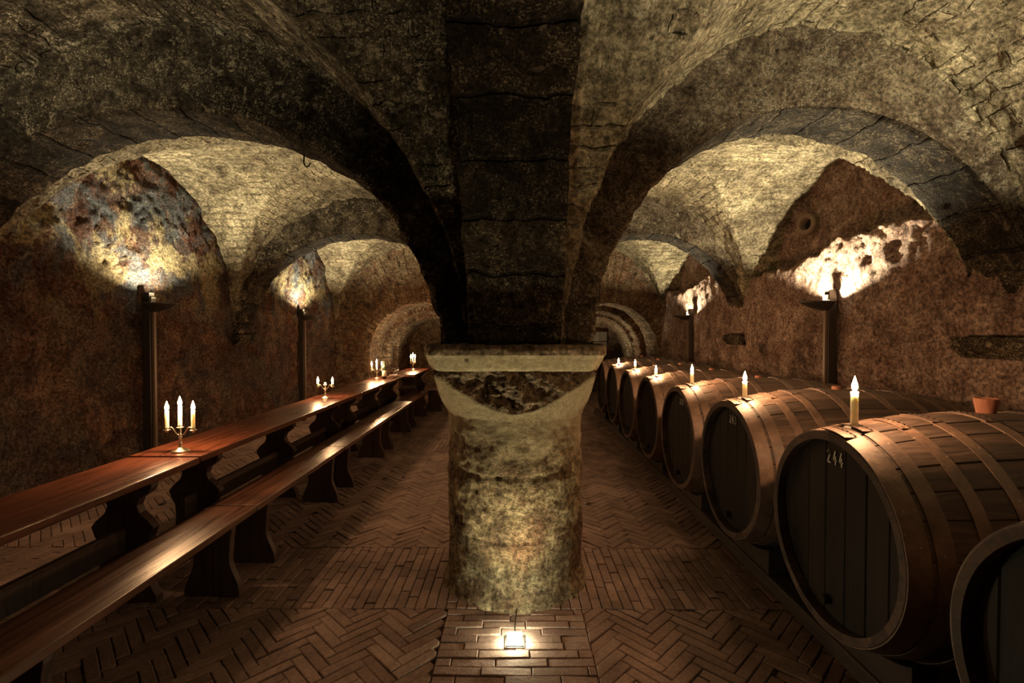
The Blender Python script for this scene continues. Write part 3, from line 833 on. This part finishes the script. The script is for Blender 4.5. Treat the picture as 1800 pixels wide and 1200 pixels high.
# bottle and glasses
bo = empty('wine_bottle', (-2.215, 8.18, .75), 0, 'dark wine bottle with a cream label, right of the third candelabra', 'bottle')
m_ = MB(); m_.lathe([(0, .004), (.034, 0), (.037, .006), (.037, .165), (.034, .185), (.018, .215), (.0145, .235), (.0145, .275), (.0165, .276), (.0165, .288), (0, .288)], 28); m_.build('bottle_body', M['bottle'], bo, smooth=True)
m_ = MB(); m_.lathe([(.0376, .035), (.0378, .036), (.0378, .135), (.0376, .136)], 28); m_.build('label', M['label'], bo, smooth=True)
def glass(x, y, label):
    root = empty('wine_glass', (x, y, .75), 0, label, 'wine glass', 'wine glasses beside the bottle')
    m_ = MB(); m_.lathe([(0, .0), (.033, 0), (.033, .002), (.010, .005), (.004, .012), (.0035, .085), (.006, .092), (.022, .102), (.034, .122), (.037, .145), (.034, .170), (.030, .190), (.0288, .190), (.033, .168), (.0355, .145), (.0325, .124), (.021, .105), (0, .098)], 28)
    m_.build('glass_bowl', M['glass'], root, smooth=True)
glass(-2.14, 8.22, 'wine glass nearest the bottle')
glass(-2.055, 8.20, 'wine glass farther right from the bottle, at the table edge')
glass(-2.06, 8.42, 'wine glass behind the two others')

# ---------------------------------------------------------------- barrels
BLEN = 1.42; RH = .425; RB = .508
def br(x): 
    t = (x-BLEN/2)/(BLEN/2); return RH + (RB-RH)*(1-abs(t)**2.1)
HOOPS = [(.002, .072, .0), (.088, .145, 0), (.225, .270, 0), (.365, .408, 0), (.555, .598, 0)]
def stroke(mb, pts, w_, x, cy, cz, sc):
    """ribbon strokes on the barrel head: glyph x runs to -Y, glyph y runs up"""
    P = [Vector((p[0]*sc, p[1]*sc)) for p in pts]
    for a, b in zip(P, P[1:]):
        d = (b-a).normalized(); n = Vector((-d.y, d.x))*w_/2; a2 = a-d*w_*.35; b2 = b+d*w_*.35
        q = [a2+n, b2+n, b2-n, a2-n]
        vs = [(x, cy-t.x, cz+t.y) for t in q] + [(x+.003, cy-t.x, cz+t.y) for t in q]
        mb.add(vs, [(0,1,2,3), (7,6,5,4)]+[(i, (i+1) % 4, (i+1) % 4+4, i+4) for i in range(4)])
def arc(cx, cy, r, a0, a1, n=7, ry=None):
    return [(cx+r*math.cos(math.radians(a0+(a1-a0)*k/n)), cy+(ry or r)*math.sin(math.radians(a0+(a1-a0)*k/n))) for k in range(n+1)]
GL = {'2': [arc(.25, .75, .23, 160, -25)+[(.05, .05)], [(.05, .03), (.52, .03)]],
      '4': [[(.33, 1.0), (.04, .33), (.56, .33)], [(.40, .60), (.40, 0)]],
      '3': [arc(.24, .76, .21, 150, -75), arc(.24, .27, .25, 80, -150)],
      '1': [[(.08, .8), (.27, 1.0), (.27, 0)]]}
def number(root, txt, cy, cz, h, gap=.95, x=.040):
    mb = MB(); off = 0
    for ch in txt:
        for s_ in GL[ch]:
            stroke(mb, [(p[0]*.85+off, p[1]) for p in s_], h*.15, x, cy, cz, h)
        off += gap
    mb.build('painted_number', M['paint'], root)

def staves_mesh():
    ns = 26; rng = random.Random(3); vs = []; fs = []; rn = []
    ws = [rng.uniform(.8, 1.25) for _ in range(ns)]; T = sum(ws); ang = [0]
    for q in ws: ang.append(ang[-1]+q/T*2*PI)
    xs_ = [0, .004]+[BLEN*k/22 for k in range(1, 22)]+[BLEN-.004, BLEN]
    for s_ in range(ns):
        a0, a1 = ang[s_], ang[s_+1]; dr = rng.uniform(-.0015, .0015); r_ = rng.random()
        aa = [a0+.0008, a0+.010] + [a0+(a1-a0)*q/4 for q in range(1, 4)] + [a1-.010, a1-.0008]
        base = len(vs); m = len(aa)
        for i, x in enumerate(xs_):
            for j, a in enumerate(aa):
                r = br(x)+dr
                if j in (0, m-1): r -= .0045
                if i in (0, len(xs_)-1): r -= .004
                vs.append((x, r*math.cos(a), r*math.sin(a)))
        for i in range(len(xs_)-1):
            for j in range(m-1): fs.append((base+i*m+j, base+i*m+j+1, base+(i+1)*m+j+1, base+(i+1)*m+j)); rn.append(r_)
        # end grain ring: from the outer edge to the inner chime, and the inside down to the head
        for end, xe, dx in ((0, 0, 1), (1, BLEN, -1)):
            b2 = len(vs)
            for x, th in ((xe+dx*.0, .004), (xe-dx*.0, .034), (xe+dx*.06, .040)):
                for a in aa: r = br(x if end == 0 else x)-th; vs.append((x, r*math.cos(a), r*math.sin(a)))
            for i in range(2):
                for j in range(m-1): fs.append((b2+i*m+j, b2+i*m+j+1, b2+(i+1)*m+j+1, b2+(i+1)*m+j)); rn.append(r_)
    return vs, fs, rn
def raw(name, vs, fs, rn, mat, smooth=False):
    me = bpy.data.meshes.new(name); me.from_pydata(vs, [], fs); me.materials.append(mat)
    if rn: a_ = me.attributes.new('rnd', 'FLOAT', 'FACE'); a_.data.foreach_set('value', rn)
    bm = bmesh.new(); bm.from_mesh(me); bmesh.ops.recalc_face_normals(bm, faces=bm.faces); bm.to_mesh(me); bm.free()
    me.update(); return me
STAVES = raw('staves', *staves_mesh(), M['stave'])
def head_mesh(x, flip):
    rng = random.Random(5); R = br(.05)-.037; vs = []; fs = []; rn = []
    e = [-R]; 
    while e[-1] < R: e.append(e[-1]+rng.uniform(.085, .13))
    e[-1] = R
    for y0, y1 in zip(e, e[1:]):
        r_ = rng.random(); g = .0012; n = 10
        dx = rng.uniform(-.0015, .0015)
        yy = [y0+g, y0+g+.004]+[y0+(y1-y0)*k/4 for k in (1, 2, 3)]+[y1-g-.004, y1-g]
        b_ = len(vs)
        for i, y in enumerate(yy):
            h = math.sqrt(max(R*R-y*y, 0)); d = .004 if i in (0, 6) else 0
            for k in range(n+1): vs.append((x+dx+d, y, -h+2*h*k/n))
        for i in range(6):
            for k in range(n): fs.append((b_+i*(n+1)+k, b_+i*(n+1)+k+1, b_+(i+1)*(n+1)+k+1, b_+(i+1)*(n+1)+k)); rn.append(r_)
    # backing so that the joints read dark
    b_ = len(vs); n = 48
    vs += [(x+.008, R*math.cos(2*PI*k/n), R*math.sin(2*PI*k/n)) for k in range(n)]; fs.append(tuple(range(b_, b_+n))); rn.append(0)
    return vs, fs, rn
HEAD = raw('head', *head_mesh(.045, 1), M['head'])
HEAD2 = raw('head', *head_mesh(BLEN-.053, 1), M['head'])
def hoop_mesh(x0, x1, overlap):
    n = 96; mb = MB(); th = .0035; prof = [(x0, -.004), (x0, th), (x0+(x1-x0)*.5, th+.0005), (x1, th), (x1, -.004)]
    vs = []
    for x, t in prof:
        for k in range(n):
            a = 2*PI*k/n; vs.append((x, (br(x)+t)*math.cos(a), (br(x)+t)*math.sin(a)))
    mb.add(vs, [(i*n+k, i*n+(k+1) % n, (i+1)*n+(k+1) % n, (i+1)*n+k) for i in range(4) for k in range(n)])
    # riveted lap near the top
    a0 = overlap; vs = []; m = 10
    for k in range(m+1):
        a = a0+.34*k/m
        for x, t in ((x0-.002, th), (x0-.002, .0075), (x1+.002, .0075), (x1+.002, th)):
            r = br((x0+x1)/2)+t; vs.append((x, r*math.cos(a), r*math.sin(a)))
    mb.add(vs, [(4*k+j, 4*k+j+1, 4*k+5+j, 4*k+4+j) for k in range(m) for j in range(3)]+[(0,1,2,3), (4*m, 4*m+3, 4*m+2, 4*m+1)])
    for k in range(6):
        a = a0+.03+.34*k/6
        for xr in ((x0+x1)/2-.012, (x0+x1)/2+.012):
            r = br(xr)+.0075
            t = Vector((0, -math.sin(a), math.cos(a))); nn = Vector((0, math.cos(a), math.sin(a))); c = Vector((xr, 0, 0))+nn*r
            q = [c+t*u+Vector((w_, 0, 0)) for u, w_ in ((-.007, -.003), (.007, -.003), (.007, .003), (-.007, .003))]
            mb.add(q+[p+nn*.0022 for p in q], [(4,5,6,7)]+[(i, (i+1) % 4, (i+1) % 4+4, i+4) for i in range(4)], 1)
    o = mb.build('hoop', [M['hoop'], M['rivet']]); me = o.data; bpy.data.objects.remove(o)
    me.polygons.foreach_set('use_smooth', [True]*len(me.polygons))
    bm = bmesh.new(); bm.from_mesh(me)
    for e in bm.edges:
        if len(e.link_faces) == 2 and e.calc_face_angle(0) > .6: e.smooth = False
    bm.to_mesh(me); bm.free()
    return me
HM = []
for i, (a, b, c) in enumerate(HOOPS):
    HM.append(hoop_mesh(a, b, PI/2-.10-.05*(i % 2)))
    HM.append(hoop_mesh(BLEN-b, BLEN-a, PI/2-.15+.1*(i % 2)))
def barrel(y, zbase, label, num=None, rx=0.0, rzs=0.0, ang=0.0):
    x = 1.295+.022*y
    root = empty('wine_barrel', (x, y, zbase), rzs, label, 'barrel', 'large oak wine barrels lying side by side along the right wall')
    def part(name, me, mat=None):
        o = bpy.data.objects.new(name, me); C.objects.link(o); o.parent = root; o.location = (0, 0, RB); return o
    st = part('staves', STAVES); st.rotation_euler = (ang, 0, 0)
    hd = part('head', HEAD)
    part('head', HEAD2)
    for h in HM: part('hoop', h)
    if num: 
        txt, cy, cz, hh = num
        n = MB(); number_root = root
        mb = MB(); off = 0
        for ch in txt:
            for s_ in GL[ch]: stroke(mb, [(p[0]*.68+off, p[1]) for p in s_], hh*.13, .0405, cy, cz, hh)
            off += .70
        o = mb.build('painted_number', M['paint'], hd); o.location = (0, 0, -RB)
        o['label'] = 'white painted number '+txt
    # bung on top and a small tap plug low on the head
    mb = MB()
    if num and num[0] == '244': mb.lathe([(0, -.012), (.031, -.012), (.033, 0), (.044, .060), (.040, .063), (.037, .058), (0, .055)], 26, c=(.70, .03, RB*2))
    else: mb.lathe([(0, -.012), (.026, -.012), (.026, 0), (.026, .018), (.023, .020), (0, .020)], 22, c=(.70, .0, RB*2))
    sharp(mb.build('bung', M['bung'], root))
    mb = MB(); mb.lathe([(0, .015), (.017, .015), (.020, .022), (.020, .046)], 16, c=(0, .05, RB-.32), axis='x'); mb.build('tap_plug', M['head'], hd).location = (0, 0, -RB)
    return root
BY = [1.03, 2.07, 3.11, 4.15, 5.19, 6.23, 7.27, 8.31]
ZB = [.165, .167, .150, .125, .110, .100, .100, .100]
BLB = ['nearest barrel, only its dark front edge in the bottom right corner', 'barrel numbered 244, large in the right foreground, with the tall candle',
       'barrel numbered 243, second from the foreground', 'barrel with a faint number, third from the foreground, behind barrel 243',
       'barrel behind the one with the faint number, short candle on its rim', 'sixth barrel from the corner, middle of the far group',
       'second farthest barrel, beside the pillar capital', 'farthest barrel, mostly hidden by the pillar']
nums = {1: ('244', .066, RB+.285, .056), 2: ('243', .05, RB+.285, .050), 3: ('231', .03, RB+.28, .050)}
for i, y in enumerate(BY): barrel(y, ZB[i], BLB[i], nums.get(i), ang=.37*i)
# candles on the barrels
CB = [(1, 1.452, 2.07, .150), (2, 1.478, 3.11, .105), (3, 1.52, 4.15, .100), (4, 1.515, 5.19, .040), (5, 1.55, 6.23, .055), (6, 1.56, 7.27, .020)]
CLB = ['tall lit candle on barrel 244', 'lit candle on barrel 243', 'lit candle on the barrel with the faint number', 'short lit candle on the fourth barrel from the foreground one numbered 244',
       'lit candle third from the pillar, on the far barrels', 'lit candle stub nearest the pillar, on the far barrels']
for (i, x, y, h), lb in zip(CB, CLB):
    bx = x-(1.295+.022*y); z = ZB[i]+RB+br(bx)+.002
    candle((x, y, z), h, .0145, lb, 'candles standing on the barrels', W=CANDLE_W*1.5, puddle=True)

# rack beams and saddle blocks
def beam(x0, x1, z1, label):
    m_ = MB(); m_.box(x0, x1, .2, 9.2, 0, z1)
    o = bevel(m_.build('rack_beam', M['beam']), .01); tag(o, label, 'beam')
beam(1.50, 1.63, .085, 'long dark timber beam on the floor under the barrel fronts')
beam(2.48, 2.61, .085, 'long dark timber beam on the floor under the barrel backs, by the wall')
for i, y in enumerate(BY):
    for (xc, nm) in ((1.565, 'front'), (2.545, 'back')):
        x0 = 1.295+.022*y; R0 = max(br(xc-x0+q) for q in (-.06, 0, .06))+.008; zc = ZB[i]+RB
        m_ = MB(); n = 16; top = []; 
        hw = .24
        for k in range(n+1):
            yy = -hw+2*hw*k/n; top.append((yy, zc-math.sqrt(R0*R0-yy*yy)))
        base = .085
        vs = []
        for xx in (-.05, .05):
            for (yy, z_) in top: vs.append((xx, yy, max(z_, base+.005)-0))
            for (yy, z_) in top: vs.append((xx, yy, base))
        m1 = n+1; fs = []
        for k in range(n):
            fs += [(k, k+1, m1+k+1, m1+k), (2*m1+k, 3*m1+k, 3*m1+k+1, 2*m1+k+1), (k, 2*m1+k, 2*m1+k+1, k+1), (m1+k, m1+k+1, 3*m1+k+1, 3*m1+k)]
        fs += [(0, m1, 3*m1, 2*m1), (n, 2*m1+n, 3*m1+n, m1+n)]
        m_.add(vs, fs); o = m_.build('saddle_block', M['beam']); o.location = (xc, y, 0)
        who = ['the nearest barrel', 'barrel 244', 'barrel 243', 'the barrel with the faint number', 'the fourth barrel from 244', 'the sixth barrel', 'the second farthest barrel', 'the farthest barrel'][i]
        tag(o, 'curved wooden saddle block under the %s of %s' % (nm, who), 'wooden block', 'saddle blocks between the beams and the barrels')

# old door leaf at the back of the right passage; passage lamps on the floor
dm = MB()
for k in range(5): dm.box(1.45+k*.19, 1.45+k*.19+.186, ENDY+2.50, ENDY+2.55, .0, 1.55)
dm.box(1.47, 2.38, ENDY+2.47, ENDY+2.50, .35, .43); dm.box(1.47, 2.38, ENDY+2.47, ENDY+2.50, 1.2, 1.28)
do = bevel(dm.build('door_1', M['door']), .004); do['kind'] = 'structure'
def passage_lamp(x, y, W, label, rot=(PI, 0, 0)):
    r_ = empty('passage_lamp', (x, y, 0), 0, label, 'floor lamp')
    m_ = MB(); m_.lathe([(0, 0), (.06, 0), (.06, .05), (.05, .06), (0, .045)], 20); m_.build('housing', M['iron'], r_, smooth=False)
    light('passage_light', (0, 0, .09), LAMP_COL, W, .03, r_, spot=math.radians(120), blend=.5, rot=rot)
passage_lamp(1.7, ENDY+1.15, 36, 'small floor uplighter inside the right end passage')
passage_lamp(-2.1, ENDY+.35, 30, 'small floor uplighter inside the left end passage')
